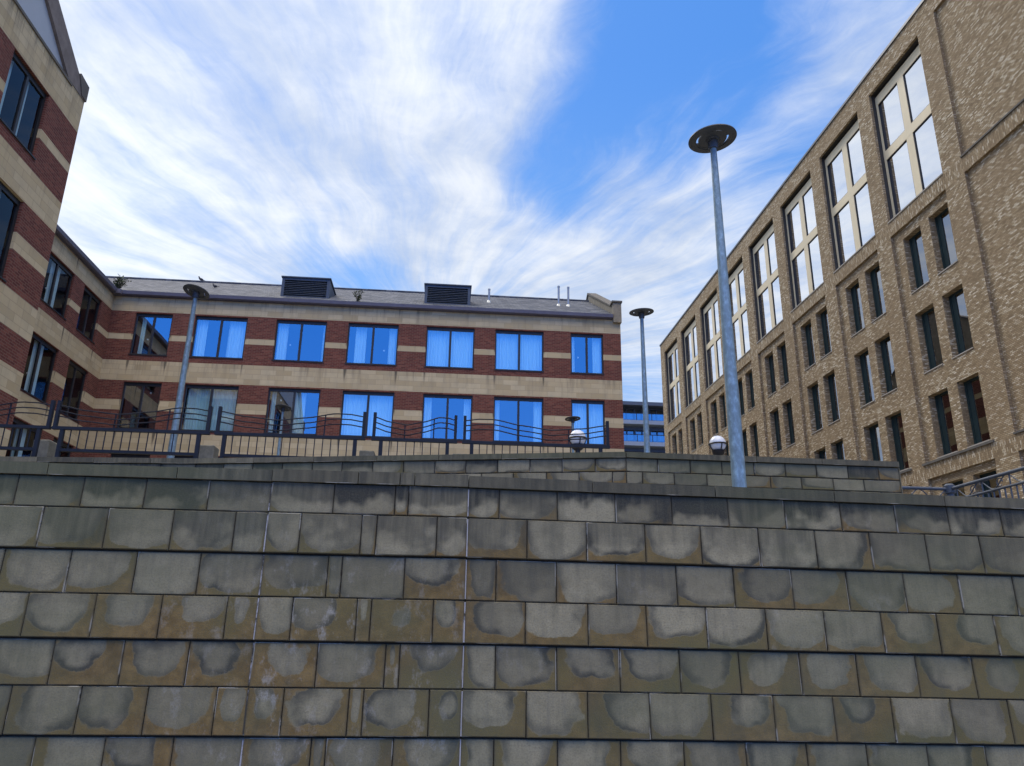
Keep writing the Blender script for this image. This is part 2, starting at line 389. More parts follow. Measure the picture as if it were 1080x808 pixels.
def facade(mb, fr, u0, u1, z0, z1, ops, bands, d=0.0, depth=.12, weather=None, drips=False):
    """wall skin with openings; bands = [(z_from, z_to, material index)]; each opening gets its own reveal of that depth."""
    zs = {z0, z1}; us = {u0, u1}
    for a, b, c, e in ops: us |= {a, b}; zs |= {c, e}
    for a, b, _ in bands:
        for z in (a, b):
            if z0 < z < z1: zs.add(z)
    ed = {}
    if drips:
        for a, b, c, e in ops:
            for x in (a, (a + b) / 2, b):
                if x not in ed: ed[x] = rng.uniform(.35, 1.0) * (.45 if x not in (a, b) else 1)
        for x in list(ed): us |= {x, x - .13, x + .13}
    us = sorted(x for x in us if u0 - 1e-6 <= x <= u1 + 1e-6); zs = sorted(x for x in zs if z0 - 1e-6 <= x <= z1 + 1e-6)
    def band(z):
        for a, b, m_ in bands:
            if a <= z < b: return a, b, m_
        return z0, z1, 0
    def bval(z, a, b): return (z - a) / (b - a)
    for i in range(len(us) - 1):
        for j in range(len(zs) - 1):
            a, b, c, e = us[i], us[i + 1], zs[j], zs[j + 1]
            if b - a < 1e-4 or e - c < 1e-4: continue
            um, zm = (a + b) / 2, (c + e) / 2
            if any(o[0] < um < o[1] and o[2] < zm < o[3] for o in ops): continue
            ba, bb, mi = band(zm)
            w = (weather(zm) if weather else 0.0)
            t0, t1 = bval(c, ba, bb), bval(e, ba, bb)
            ka, kb = ed.get(a, 0), ed.get(b, 0)
            flip = (fr.U.cross(Vector((0, 0, 1)))).dot(fr.N) < 0
            dr = [(kb, 0), (ka, 0), (ka, 0), (kb, 0)] if flip else [(ka, 0), (kb, 0), (kb, 0), (ka, 0)]
            bd = [(w, t0), (w, t0), (w, t1), (w, t1)]
            fr.face(mb, a, b, d, c, e, mi, band=bd, dr=dr if drips else None)
    for a, b, c, e in ops:
        cuts = [c] + [z for z in zs if c < z < e] + [e]
        for z_0, z_1 in zip(cuts, cuts[1:]):
            mi = band((z_0 + z_1) / 2)[2]
            for u in (a, b): mb.quad([fr.p(u, d, z_0), fr.p(u, d + depth, z_0), fr.p(u, d + depth, z_1), fr.p(u, d, z_1)], mi, band=[(0, 0)] * 4)
        mi = band((c - .01))[2]
        mb.quad([fr.p(a, d, c), fr.p(b, d, c), fr.p(b, d + depth, c), fr.p(a, d + depth, c)], mi, band=[(0, 0)] * 4)
        mi = band((e + .01))[2]
        mb.quad([fr.p(a, d, e), fr.p(b, d, e), fr.p(b, d + depth, e), fr.p(a, d + depth, e)], mi, band=[(0, 0)] * 4)

# ------------------------------------------------------------------ camera
f = Vector((.0787, .9474, .3101)); f.normalize()
YAW, PIT, ROL = R(4.767), R(18.065), R(.885)
fw = Vector((math.sin(YAW) * math.cos(PIT), math.cos(YAW) * math.cos(PIT), math.sin(PIT)))
rt = Vector((math.cos(YAW), -math.sin(YAW), 0)); up = rt.cross(fw)
r2 = rt * math.cos(ROL) + up * math.sin(ROL); u2 = -rt * math.sin(ROL) + up * math.cos(ROL)
cam = bpy.data.cameras.new('camera'); co = bpy.data.objects.new('camera', cam); C.objects.link(co)
cam.sensor_fit = 'HORIZONTAL'; cam.sensor_width = 36; cam.lens = 36 * 811.69 / 1080
cam.clip_start = .1; cam.clip_end = 3000
co.matrix_world = Matrix(((r2.x, u2.x, -fw.x, 0), (r2.y, u2.y, -fw.y, 0), (r2.z, u2.z, -fw.z, EYE), (0, 0, 0, 1)))
sc.camera = co

# ------------------------------------------------------------------ ground and terraces
g = MB(); g.box(-600, 600, -600, 900, -1.9, -1.6); struct('ground', g, 'paving')
g = MB(); g.box(-14, 14, 6.24, 12, -1.59, .95); struct('lower_terrace_ground', g, 'paving')
g = MB()
pl = [(-14, 11.6), (-8, 11.3), (-3.4, 10.85), (2.23, 9.6), (5.6, 9.6), (5.6, 12.2), (9.5, 12.2), (14, 12.2), (300, 12.2), (300, 500), (-300, 500), (-300, 11.6)]
top = [(x, y, 2.02) for x, y in pl]; bot = [(x, y, -1.58) for x, y in pl]
g.ring([bot, top]); struct('upper_terrace_ground', g, 'paving')

# ------------------------------------------------------------------ stone retaining walls
def stone_block(mb, P, x0, x1, z0, z1, att, gap=.006, ch=.007, dep=.03, y0=0.0, y1=0.0):
    """one block: chamfered front; P(x, y, z) maps wall coordinates (y out of the face is negative); y0 / y1 = face offset at foot / head"""
    j = gap / 2
    a, b, c, e = x0 + j, x1 - j, z0 + j, z1 - j
    jx = [rng.uniform(-.005, .005) for _ in range(4)]
    O = [P(a, dep, c), P(b, dep, c), P(b, dep, e), P(a, dep, e)]
    S = [P(a, y0 + ch + jx[0], c), P(b, y0 + ch + jx[1], c), P(b, y1 + ch + jx[2], e), P(a, y1 + ch + jx[3], e)]
    T = [P(a + ch, y0 + jx[0], c + ch), P(b - ch, y0 + jx[1], c + ch), P(b - ch, y1 + jx[2], e - ch), P(a + ch, y1 + jx[3], e - ch)]
    bu = lambda q: q
    full = [(0, 0), (1, 0), (1, 1), (0, 1)]; inn = [(.02, .03), (.98, .03), (.98, .97), (.02, .97)]
    um = [(a, c), (b, c), (b, e), (a, e)]
    mb.quad(T, 0, uvs=um, blk=inn, att=att)
    for i in range(4):
        k = (i + 1) % 4
        mb.quad([S[i], S[k], T[k], T[i]], 0, uvs=[um[i], um[k], um[k], um[i]], blk=[full[i], full[k], inn[k], inn[i]], att=att)
        mb.quad([O[i], O[k], S[k], S[i]], 0, uvs=[um[i], um[k], um[k], um[i]], blk=[full[i], full[k], full[k], full[i]], att=att)

W1 = thing('retaining_wall', 'tall front retaining wall of stained grey stone blocks in overlapping stepped bands', 'wall', (0, 5.8, -1.6))
BW = .447
zc = [1.048, .822, .526, .226, -.073, -.373, -.683, -.985, -1.29, -1.6]
JR = [.84, .61, .84, .61, .84, .61, .84, .61, .84]
JC = [[-.83, -.38, -.28], [-1.05, -.61, -.50, -.06], [-.83, -.73, -.28], [-1.05, -.60, -.50, -.06], [-.85, -.38, -.28], [-1.05, -.61, -.51, -.06], [-.84, -.74, -.29], [-1.05, -.6, -.5, -.06], [-.84, -.38, -.28]]
JL = [-1.735, -1.515, -1.725, -1.50, -1.72, -1.50, -1.74, -1.51, -1.73]
segs = [('L', -14.0, -1.29), ('C', -1.29, .165), ('R', .165, 14.0)]
slope = {'L': 0.0, 'C': 0.0, 'R': -.0086}
for sname, xa, xb in segs:
    ox = .165 if sname == 'R' else 0
    pr = -.014 if sname == 'C' else 0.0           # the middle panel stands slightly proud
    def P(x, y, z, _s=slope[sname], _o=ox, _p=pr): return (x, 5.8 + y + _p, z + _s * (x - _o))
    mb = MB()
    for r in range(9):
        z1, z0 = zc[r], zc[r + 1]
        if sname == 'C': js = JC[r]
        elif sname == 'R': js = [JR[r] - BW + BW * k + rng.uniform(-.008, .008) for k in range(0, 31)]
        else: js = [JL[r] + (.0) - BW * k + rng.uniform(-.01, .01) for k in range(0, 28)]
        js = [x for x in js if xa + .06 < x < xb - .06]
        xs = sorted([xa] + js + [xb])
        lower = (r % 2 == 1)                       # every second course closes a band: the band leans out towards its foot
        y0 = -.021 if lower else -.010; y1 = -.010 if lower else .001
        for x0, x1 in zip(xs, xs[1:]):
            t = rng.random()
            wide = x1 - x0
            if r == 0: gr, sz = rng.choice([.85, 1.05, 1.2, 1.35]), rng.uniform(1.05, 1.6)
            elif r == 1: gr, sz = rng.choice([.25, .4, .6, .8]), rng.uniform(.85, 1.45)
            elif r == 2: gr, sz = rng.uniform(.1, .45), rng.choice([rng.uniform(.72, 1.0), rng.uniform(1.1, 1.5)])
            else: gr, sz = rng.choice([0, 0, .08, .2]), rng.choice([rng.uniform(.5, .75), rng.uniform(.7, .95), rng.uniform(.75, 1.0), rng.uniform(.85, 1.25)])
            salt = 0.0
            if sname == 'C':
                salt = rng.uniform(.3, 1.0) if r > 1 else rng.uniform(0, .3)
                if r > 2: sz -= .18
            elif sname == 'L' and x1 > -1.6: salt = .4
            elif rng.random() < .08: salt = .3
            if wide < .2: sz -= .2
            gp = .005
            zt = z1 - (.004 if (r % 2 == 0 and r > 0) else 0)
            zb = z0 + (.004 if lower else 0)
            stone_block(mb, P, x0, x1, zb, zt, (t, gr, salt, sz), gap=gp, y0=y0, y1=y1, dep=.035, ch=.006)
    mb.build('stone_panel', 'block', W1)
    core = MB()
    def hexa(a, b, c, d_, e, f_, mi=0): core.hexa([P(x, y, z) for z in (e, f_) for y in (c, d_) for x in (a, b)], mi)
    hexa(xa + .002, xb - .002, .022, .44, -1.6 - (0 if sname != 'R' else 0), 1.047)
    core.build('wall_core', 'joint', W1)
    cp = MB(); x = xa
    ln = 1.0
    cuts = {'C': [-1.29, -.66, .02 - .37, -.24, .165]}.get(sname)
    if not cuts:
        cuts = [xa]
        while cuts[-1] + .95 < xb - .3: cuts.append(cuts[-1] + .93 + rng.uniform(-.04, .04))
        cuts.append(xb)
    for a, b in zip(cuts, cuts[1:]):
        at = (rng.random(), rng.uniform(.72, .92), 0, 1.9)
        dz = rng.uniform(-.004, .004) + (.008 if sname == 'C' else 0)
        q = [P(xx, y, z) for z in (1.05, 1.134 + dz) for y in (-.022, .46) for xx in (a + .003, b - .003)]
        ux = [[(xx, z) for z in (1.05, 1.134) for xx in (a, b)]]
        cp.hexa(q, 0, att=at, blk=[(.1, 1.0), (.9, 1.0), (.9, 1.5), (.1, 1.5)])
    cp.build('coping', 'block', W1)
for x, w in ((-1.29, .015), (.165, .012)):
    mb = MB()
    for r in range(9):
        lower = (r % 2 == 1); y0 = -.021 if lower else -.010; y1 = -.010 if lower else .001
        p = [(x + dx, 5.8 + y + dy - .004, z) for z, y in ((zc[r + 1] + .011, y0 + .003), (zc[r] - .011, y1 + .003)) for dy in (0, .03) for dx in (-w / 2, w / 2)]
        mb.hexa(p)
    mb.build('expansion_joint', 'sealant' if x > 0 else 'sealant_dark', W1)

# second wall
W2 = thing('parapet_wall', 'low stone parapet wall set back behind the top of the tall front retaining wall', 'wall', (0, 9.5, .95))
poly = [(-14, 11.45), (-8, 11.1), (-3.4, 10.6), (2.23, 9.335), (5.83, 9.36)]
for i, (A, B) in enumerate(zip(poly, poly[1:])):
    A = Vector((*A, 0)); B = Vector((*B, 0)); D = (B - A).normalized(); Nn = Vector((D.y, -D.x, 0)); L = (B - A).length
    def P(x, y, z, A=A, D=D, Nn=Nn): return tuple(A + D * x - Nn * y + Vector((0, 0, z)))
    mb = MB()
    cz = [2.128, 1.955, 1.80, 1.64, 1.48, 1.32, 1.14, .95]
    for r in range(len(cz) - 1):
        xs = [0]; s0 = .2 if r % 2 else .41
        x = s0
        while x < L - .1: xs.append(x + rng.uniform(-.006, .006)); x += .415
        xs.append(L)
        for x0, x1 in zip(xs, xs[1:]):
            stone_block(mb, P, x0, x1, cz[r + 1], cz[r], (rng.random(), rng.choice([.1, .2, .3, .5, 1.0]) if r == 0 else .05, 0, rng.uniform(1.0, 1.6)), gap=.008, dep=.03, ch=.006)
    mb.build('stone_course', 'block', W2)
    core = MB(); core.hexa([P(x, y, z) for z in (.95, 2.127) for y in (.02, .34) for x in (.0, L)]); core.build('wall_core', 'joint', W2)
    cp = MB(); x = 0
    while x < L - .05:
        b = min(L, x + .82 + rng.uniform(-.05, .05))
        if L - b < .3: b = L
        q = [P(xx, y, z) for z in (2.13, 2.2) for y in (-.03, .4) for xx in (x + .003, b - .003)]
        cp.hexa(q, 0, att=(rng.random(), rng.uniform(.6, .85), 0, 1.9), blk=[(.1, 1.0), (.9, 1.0), (.9, 1.5), (.1, 1.5)]); x = b
    cp.build('coping', 'block', W2)
    if i == 3:
        e = MB(); e.hexa([P(x, y, z) for z in (.95, 2.127) for y in (.0, 2.4) for x in (L, L + .012)], att=(.3, .2, 0, 1.4), blk=[(.1, .3), (.9, .3), (.9, .8), (.1, .8)])
        e.build('wall_end', 'block', W2)

# ------------------------------------------------------------------ banded brick building
OLD = thing('brick_building', 'banded red brick and tan stone building with gable and slate roof', 'building', (-4, 30.5, 2.02))
BANDS = [(-2, 2.9, 1), (2.9, 3.6, 1), (3.6, 4.3, 1), (4.3, 5.07, 0), (5.07, 5.69, 1), (5.69, 6.48, 0), (6.48, 7.32, 1), (7.32, 8.21, 0), (8.21, 8.63, 1), (8.63, 9.43, 0),
         (9.43, 10.28, 1), (10.28, 11.18, 0), (11.18, 11.43, 1), (11.43, 12.42, 0), (12.42, 13.5, 1)]
def weather(z): return 1.35 if z > 12.4 else (.85 if 9.4 < z < 10.3 else .35)
FC = Frame((0, 30.5, 0), (1, 0, 0), (0, -1, 0)); FW = Frame((-14, 0, 0), (0, 1, 0), (1, 0, 0)); FG = Frame((-10.1, 0, 0), (0, 1, 0), (1, 0, 0))
XC = [(-13.03, -11.55), (-10.64, -8.53), (-7.35, -5.28), (-4.39, -2.29), (-1.12, .92), (1.80, 3.87), (5.04, 6.45)]
T = (10.55, 12.36); Bz = (7.46, 9.37); L3 = (4.38, 6.44)
winC = [(a, b, *z) for z in (T, Bz, L3) for a, b in XC]
winW = [(a, b, *z) for z in ((10.6, 12.38), (7.4, 9.4), L3) for a, b in ((20.2, 22.2), (25.0, 27.13), (27.99, 29.54))]
winG = [(a, b, *z) for z in ((10.6, 12.40), (7.4, 9.42), L3) for a, b in ((15.1, 16.72), (9.2, 10.8))]
mb = MB(); facade(mb, FC, -14, 7.23, 2, 13.1, winC, BANDS, weather=weather, drips=True); mb.build('front_wall', ['red', 'tan'], OLD, recalc=False)
mb = MB(); facade(mb, FW, 18.2, 30.5, 2, 13.1, winW, BANDS, weather=weather, drips=True); mb.build('wing_wall', ['red', 'tan'], OLD, recalc=False)
mb = MB(); facade(mb, FG, 7.8, 18.24, 2, 13.38, winG, BANDS, weather=weather); mb.build('gable_wall', ['red', 'tan'], OLD, recalc=False)
FR = Frame((0, 18.24, 0), (1, 0, 0), (0, 1, 0)); FE = Frame((7.23, 0, 0), (0, 1, 0), (1, 0, 0))
mb = MB(); facade(mb, FR, -22, -10.1, 2, 13.38, [], BANDS, weather=weather)
facade(mb, Frame((0, 7.8, 0), (1, 0, 0), (0, -1, 0)), -22, -10.1, 2, 13.38, [], BANDS, weather=weather)
facade(mb, FE, 30.5, 41.5, 2, 13.1, [], BANDS, weather=weather)
facade(mb, Frame((0, 41.5, 0), (1, 0, 0), (0, 1, 0)), -27, 7.23, 2, 13.1, [], BANDS)
facade(mb, Frame((-27, 0, 0), (0, 1, 0), (-1, 0, 0)), 7.8, 41.5, 2, 13.1, [], BANDS)
pg = [(7.23, 30.5, 13.1), (7.23, 41.5, 13.1), (7.23, 36, 16.2)]
mb.quad(pg, 1, band=[(0, 0)] * 3)
mb.build('side_wall', ['red', 'tan'], OLD, recalc=False)

def wave_curtain(fr, a, b, d, z0, z1, n=None, ph=0):
    n = n or max(6, int((b - a) / .02)); mb = MB(); lam = .105
    pr = []
    for i in range(n + 1):
        u = a + (b - a) * i / n
        pr.append((u, d + .026 * math.sin(2 * math.pi * u / lam + ph) + .012 * math.sin(2 * math.pi * u / .31 + ph * 2)))
    for (ua, da), (ub, db) in zip(pr, pr[1:]):
        mb.quad([fr.p(ua, da, z0), fr.p(ub, db, z0), fr.p(ub, db * 1.0, z1), fr.p(ua, da, z1)])
    return mb
def old_window(fr, w, curt=(), latch=None, glass='glass', split=None):
    a, b, z0, z1 = w; t = .055
    d0, d1 = .075, .15
    mb = MB()
    fr.box(mb, a, b, d0, d1, z0, z0 + t); fr.box(mb, a, b, d0, d1, z1 - .13, z1)
    fr.box(mb, a, a + t, d0, d1, z0 + t, z1 - .13); fr.box(mb, b - t, b, d0, d1, z0 + t, z1 - .13)
    m_ = split if split else (a + b) / 2
    fr.box(mb, m_ - .045, m_ + .045, d0 + .002, d1, z0 + t, z1 - .13)
    fr.box(mb, a - .02, b + .02, -.03, d0 + .03, z0 - .035, z0 - .001)
    win = mb.build('window', 'bronze', OLD)
    for (c, e) in ((a + t, m_ - .045), (m_ + .045, b - t)):
        gl = MB(); fr.face(gl, c, e, .11, z0 + t, z1 - .13); gl.build('pane', glass, win, recalc=False)
    room = MB(); D = 1.6
    A, B_, Z0, Z1 = a - .25, b + .25, z0 - .3, z1 + .12
    fr.face(room, A, B_, D, Z0, Z1)
    for u in (A, B_): room.quad([fr.p(u, .16, Z0), fr.p(u, D, Z0), fr.p(u, D, Z1), fr.p(u, .16, Z1)])
    for z in (Z0, Z1): room.quad([fr.p(A, .16, z), fr.p(B_, .16, z), fr.p(B_, D, z), fr.p(A, D, z)])
    room.build('room_lining', 'interior', win, recalc=False)
    for f0, f1 in curt:
        wave_curtain(fr, a + .03 + (b - a - .06) * f0, a + .03 + (b - a - .06) * f1, .24, z0 + .02, z1 - .05, ph=rng.random() * 6).build('curtain', 'curtain', win, recalc=False, smooth=True)
    if latch is not None:
        u = a + (b - a) * latch[0]; z = z0 + (z1 - z0) * latch[1]
        k = MB(); k.lathe([(.035, -.02), (.035, .02)], fr.p(u, .2, z), 10, tilt=Matrix.Rotation(R(90), 3, 'X') if fr is FC else Matrix.Rotation(R(90), 3, 'Y')); k.build('window_stay', 'latch', win)
CT = [[(.14, .26)], [(.02, .22), (.64, .98)], [(.02, .22), (.94, .99)], [(.14, .36), (.82, .98)], [(.01, .99)], [(.01, .99)], [(.02, .12), (.70, .97)]]
CB = [[], [(.02, .98)], [(.03, .13), (.50, .72)], [(.01, .99)], [(.02, .17), (.84, .98)], [(.02, .11), (.82, .98)], [(.01, .99)]]
LT = [(.38, .4), None, (.30, .42), (.73, .38), None, None, (.24, .42)]
LB = [(.7, .8), None, (.24, .75), None, None, None, None]
for i, (a, b) in enumerate(XC):
    old_window(FC, (a, b, *T), CT[i], LT[i]); old_window(FC, (a, b, *Bz), CB[i], LB[i]); old_window(FC, (a, b, *L3), [(.02, .3), (.7, .98)])
for w in winW: old_window(FW, w, [(.45, .75)] if w[0] == 25.0 else [], (.4, .35) if w[0] == 25.0 else None, 'glass_dark')
for w in winG: old_window(FG, w, [(.10, .24), (.56, .70)], None, 'glass_dark')

# roofs
def roof_quad(mb, pts, ux, vy):
    mb.quad(pts, 0, uvs=[(Vector(p).dot(Vector(ux)), Vector(p).dot(Vector(vy))) for p in pts])
sl = (16.37 - 13.23) / (36 - 30.3)
def zr(y): return 13.23 + (y - 30.3) * sl
sv = Vector((0, 1, sl)).normalized()
mb = MB()
roof_quad(mb, [(-19.5, 30.3, 13.23), (6.9, 30.3, 13.23), (6.9, 36, 16.37), (-19.5, 36, 16.37)], (1, 0, 0), sv)
roof_quad(mb, [(6.9, 41.8, 13.36), (-27, 41.8, 13.36), (-19.5, 36, 16.37), (6.9, 36, 16.37)], (1, 0, 0), (0, -sv.y, sv.z))
sw = Vector((-1, 0, sl)).normalized()
roof_quad(mb, [(-13.8, 18.3, 13.23), (-13.8, 30.3, 13.23), (-19.5, 36, 16.37), (-19.5, 18.3, 16.37)], (0, 1, 0), sw)
roof_quad(mb, [(-27, 41.8, 13.36), (-27, 7.8, 13.36), (-19.5, 7.8, 16.37), (-19.5, 36, 16.37)], (0, 1, 0), (1, 0, sl))
# gable roof: ridge runs back along -x at y = 13.02
gz = lambda y: 13.36 + (18.24 - abs(y - 13.02) - 13.02) * .62
roof_quad(mb, [(-10.15, 18.24, 13.36), (-22, 18.24, 13.36), (-22, 13.02, 16.6), (-10.15, 13.02, 16.6)], (1, 0, 0), (0, -.85, .53))
roof_quad(mb, [(-22, 7.8, 13.36), (-10.15, 7.8, 13.36), (-10.15, 13.02, 16.6), (-22, 13.02, 16.6)], (1, 0, 0), (0, .85, .53))
roof = mb.build('roof', 'slate', OLD, recalc=False)
rd = MB()
rd.tube([(-19.5, 36, 16.39), (6.9, 36, 16.39)], .07, 8); rd.build('ridge_tile', 'slate', OLD)
# gutters
mb = MB()
prof = [(30.5, 13.05), (30.47, 13.05), (30.46, 13.08), (30.36, 13.06), (30.30, 13.10), (30.28, 13.24), (30.32, 13.24), (30.34, 13.2), (30.5, 13.2)]
mb.ring([[(x, y, z) for y, z in prof] for x in (-13.64, 6.88)])
mb.build('gutter', 'gutter', OLD)
mb = MB()
profx = [(-14 - (y - 30.5), z) for y, z in prof]
mb.ring([[(x, y, z) for x, z in profx] for y in (18.25, 30.12)]); mb.build('gutter', 'gutter', OLD)
mb = MB(); mb.box(-14, -13.64, 30.14, 30.5, 13.05, 13.235); mb.build('gutter_corner', 'gutter', OLD)
# parapet gable at the far end of the front block
mb = MB()
pts = [(30.35, 12.9), (30.35, 13.82), (30.75, 13.82), (36, 16.75), (41.6, 13.8), (41.6, 12.9)]
mb.ring([[(x, y, z) for y, z in pts] for x in (6.9, 7.26)]); mb.build('parapet', 'grey_stone', OLD)
mb = MB()
a_ = [(30.3, 13.825), (30.3, 13.90), (30.78, 13.90), (36, 16.86), (41.65, 13.90), (41.65, 13.8), (36, 16.755), (30.76, 13.825)]
mb.ring([[(x, y, z) for y, z in a_] for x in (6.84, 7.30)]); mb.build('parapet_coping', 'ledge', OLD)
# gable front: grey infill, raking coping, kneeler
mb = MB()
mb.quad([(-10.16, 8.75, 13.38), (-10.16, 17.3, 13.38), (-10.16, 13.02, 16.2)]); mb.build('gable_panel', 'panel', OLD, recalc=False)
for s in (1, -1):
    mb = MB()
    yy = lambda y: y if s > 0 else 26.04 - y
    q = [(18.24, 13.38), (17.3, 13.385), (13.02, 16.21), (13.02, 16.66), (17.72, 13.86), (18.16, 13.84)]
    mb.ring([[(x, yy(y), z) for y, z in q] for x in (-10.52, -10.085)])
    mb.build('gable_coping', 'coping_stone', OLD)
    mb = MB(); kq = [(18.26, 13.40), (18.26, 13.87), (17.76, 13.92), (17.71, 13.87), (18.0, 13.42)]
    mb.ring([[(x, yy(y), z) for y, z in kq] for x in (-10.56, -10.06)]); mb.build('kneeler', 'ledge', OLD)
mb = MB(); FG.box(mb, 8.6, 17.5, -.03, .2, 13.30, 13.375); mb.build('gable_ledge', 'ledge', OLD)

# louvred roof vents
for x0, x1 in ((-7.48, -5.43), (-1.31, .70)):
    z0, z1 = 13.62, 14.6; y0 = 31.15
    mb = MB()
    yb = 30.3 + (z1 - 13.23) / sl + .3; yb0 = 30.3 + (z0 - 13.23) / sl
    for xx0, xx1 in ((x0, x0 + .12), (x1 - .12, x1)): mb.box(xx0, xx1, y0, y0 + .12, z0, z1)
    mb.box(x0 + .12, x1 - .12, y0, y0 + .12, z1 - .11, z1); mb.box(x0 + .12, x1 - .12, y0, y0 + .12, z0, z0 + .1)
    for xx in (x0 + .005, x1 - .03):
        mb.hexa([(a, b, c) for c, (b0, b1) in ((z0, (y0 + .12, yb)), (z1 - .002, (y0 + .12, yb))) for b in (b0, b1) for a in (xx, xx + .025)])
    mb.box(x0 - .04, x1 + .04, y0 - .05, yb + .1, z1, z1 + .05)
    mb.box(x0 + .12, x1 - .12, y0 + .10, y0 + .119, z0 + .1, z1 - .11)
    v = mb.build('louvred_vent', 'louvre', OLD)
    lv = MB(); n = 9
    for i in range(n):
        z = z0 + .11 + (z1 - z0 - .24) * i / n
        lv.hexa([(a, b, c + dz) for dz in (0, .012) for b, c in ((y0 + .005, z), (y0 + .09, z + .065)) for a in (x0 + .12, x1 - .12)])
    lv.build('louvre_blades', 'louvre', v)
for x, y, h in ((1.61, 33, .62), (4.9, 33, .95), (5.36, 33, .93)):
    zb = zr(y); mb = MB()
    mb.lathe([(.12, -.08), (.085, .06), (.05, .09), (.05, h), (.06, h), (.06, h + .06), (.02, h + .09)], (x, y, zb), 12)
    mb.build('flue_pipe', 'steel', OLD, smooth=True)

# ------------------------------------------------------------------ new buff brick building
NEW = thing('apartment_block', 'tall mottled buff brick block with dark slim windows and large cream framed windows', 'building', (16, 34, 2.02))
FN = Frame((16, 0, 0), (0, 1, 0), (-1, 0, 0))
NB = [(-5, 5.12, 0), (5.12, 5.58, 1), (5.58, 14.19, 0), (14.19, 14.72, 1), (14.72, 30, 0)]
bays = [20.85 + 4.2 * k for k in range(8)]
opsN = []
for u in bays: opsN += [(u, u + 3.28, 14.74, 20.46), (u, u + 3.28, 5.66, 14.19), (u, u + 3.28, 2.0, 5.12)]
blank = [(8.5, 19.88, 14.74, 20.58), (8.5, 19.88, 5.66, 14.19), (8.5, 19.88, 2.0, 5.12)]
mb = MB(); facade(mb, FN, 8, 54.5, 2, 21.32, opsN + blank, NB, depth=.10)
for a, b, c, e in blank: facade(mb, FN, a, b, c, e, [], [(-5, 30, 0)], d=.10)
nar = []
for u in bays:
    cells = [(u + .17, u + 1.20), (u + 1.69, u + 2.73)]
    r3 = [(a, b, z0, z1) for a, b in cells for z0, z1 in ((11.62, 13.80), (8.64, 10.85), (5.70, 7.86))]
    r4 = [(a, b, 2.72, 4.86) for a, b in cells]
    nar += r3 + r4
    facade(mb, FN, u, u + 3.28, 5.66, 14.19, r3, [(-5, 30, 0)], d=.10, depth=.27)
    facade(mb, FN, u, u + 3.28, 2.0, 5.12, r4, [(-5, 30, 0)], d=.10, depth=.27)
for a, b, c, e in opsN[::3]:                      # deep reveals of the large windows, recess shade put into the dark colour
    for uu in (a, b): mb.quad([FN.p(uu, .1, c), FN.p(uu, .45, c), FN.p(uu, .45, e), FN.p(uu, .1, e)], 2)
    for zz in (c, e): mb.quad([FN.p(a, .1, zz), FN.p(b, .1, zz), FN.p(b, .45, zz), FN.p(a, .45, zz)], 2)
facade(mb, Frame((0, 54.5, 0), (1, 0, 0), (0, 1, 0)), 16, 32, 2, 21.32, [], NB)
facade(mb, Frame((0, 8, 0), (1, 0, 0), (0, -1, 0)), 16, 32, 2, 21.32, [], NB)
facade(mb, Frame((32, 0, 0), (0, 1, 0), (1, 0, 0)), 8, 54.5, 2, 21.32, [], NB)
mb.build('brick_wall', ['buff', 'soldier', 'reveal_shade'], NEW, recalc=False)
mb = MB(); mb.box(16.02, 31.98, 8.02, 54.48, 21.2, 21.3); mb.build('flat_roof', 'ledge', NEW)
mb = MB(); FN.box(mb, 7.95, 54.55, -.05, .4, 21.32, 21.42); mb.build('parapet_coping', 'coping', NEW)
for u in bays:
    mb = MB(); FN.box(mb, u - .12, u + 3.40, -.055, .098, 5.58, 5.655); mb.build('string_course', 'ledge', NEW)
for z in (14.72, 5.60):
    mb = MB(); FN.box(mb, 8.5, 19.9, -.04, .098, z, z + .058); mb.build('string_course', 'ledge', NEW)
def big_window(u):
    a, b, z0, z1 = u, u + 3.28, 14.74, 20.46
    mb = MB(); d0, d1 = .24, .36
    zt, zm0, zm1, zb = z1 - .50, 17.44, 17.82, z0 + .07
    FN.box(mb, a, b, d0, d1, zt, z1 - .12); FN.box(mb, a, b, d0, d1, zm0, zm1); FN.box(mb, a, b, d0, d1, z0, zb)
    m = (a + b) / 2
    for (p, q) in ((a, a + .12), (m - .19, m + .19), (b - .12, b)):
        for (zl, zh) in ((zb, zm0), (zm1, zt)): FN.box(mb, p, q, d0 + .003, d1 - .003, zl, zh)
    win = mb.build('large_window', 'cream', NEW)
    gk = MB()
    FN.box(gk, a, b, d0 + .05, d1 + .1, z1 - .12, z1)
    cells = []
    for (zl, zh) in ((zb, zm0), (zm1, zt)):
        for (p, q) in ((a + .12, m - .19), (m + .19, b - .12)):
            cells.append((p, q, zl, zh)); g_ = .035
            for args in ((p, p + g_, zl, zh), (q - g_, q, zl, zh), (p + g_, q - g_, zl, zl + g_), (p + g_, q - g_, zh - g_, zh)):
                FN.box(gk, args[0], args[1], d0 + .02, d1 - .01, args[2], args[3])
    gk.build('gasket', 'black', win)
    for (p, q, zl, zh) in cells:
        gl = MB(); FN.face(gl, p + .03, q - .03, d0 + .05, zl + .03, zh - .03); gl.build('pane', 'glass_grey', win, recalc=False)
    sl_ = MB(); FN.box(sl_, a, b, -.03, d0 - .002, z0 + .001, z0 + .045); sl_.build('sill', 'sill', win)
    room = MB(); FN.face(room, a - .2, b + .2, 2.0, z0 - .2, z1 + .1)
    for uu in (a - .2, b + .2): room.quad([FN.p(uu, .37, z0 - .2), FN.p(uu, 2, z0 - .2), FN.p(uu, 2, z1 + .1), FN.p(uu, .37, z1 + .1)])
    for zz in (z0 - .2, z1 + .1): room.quad([FN.p(a - .2, .37, zz), FN.p(b + .2, .37, zz), FN.p(b + .2, 2, zz), FN.p(a - .2, 2, zz)])
    room.build('room_lining', 'interior', win, recalc=False)
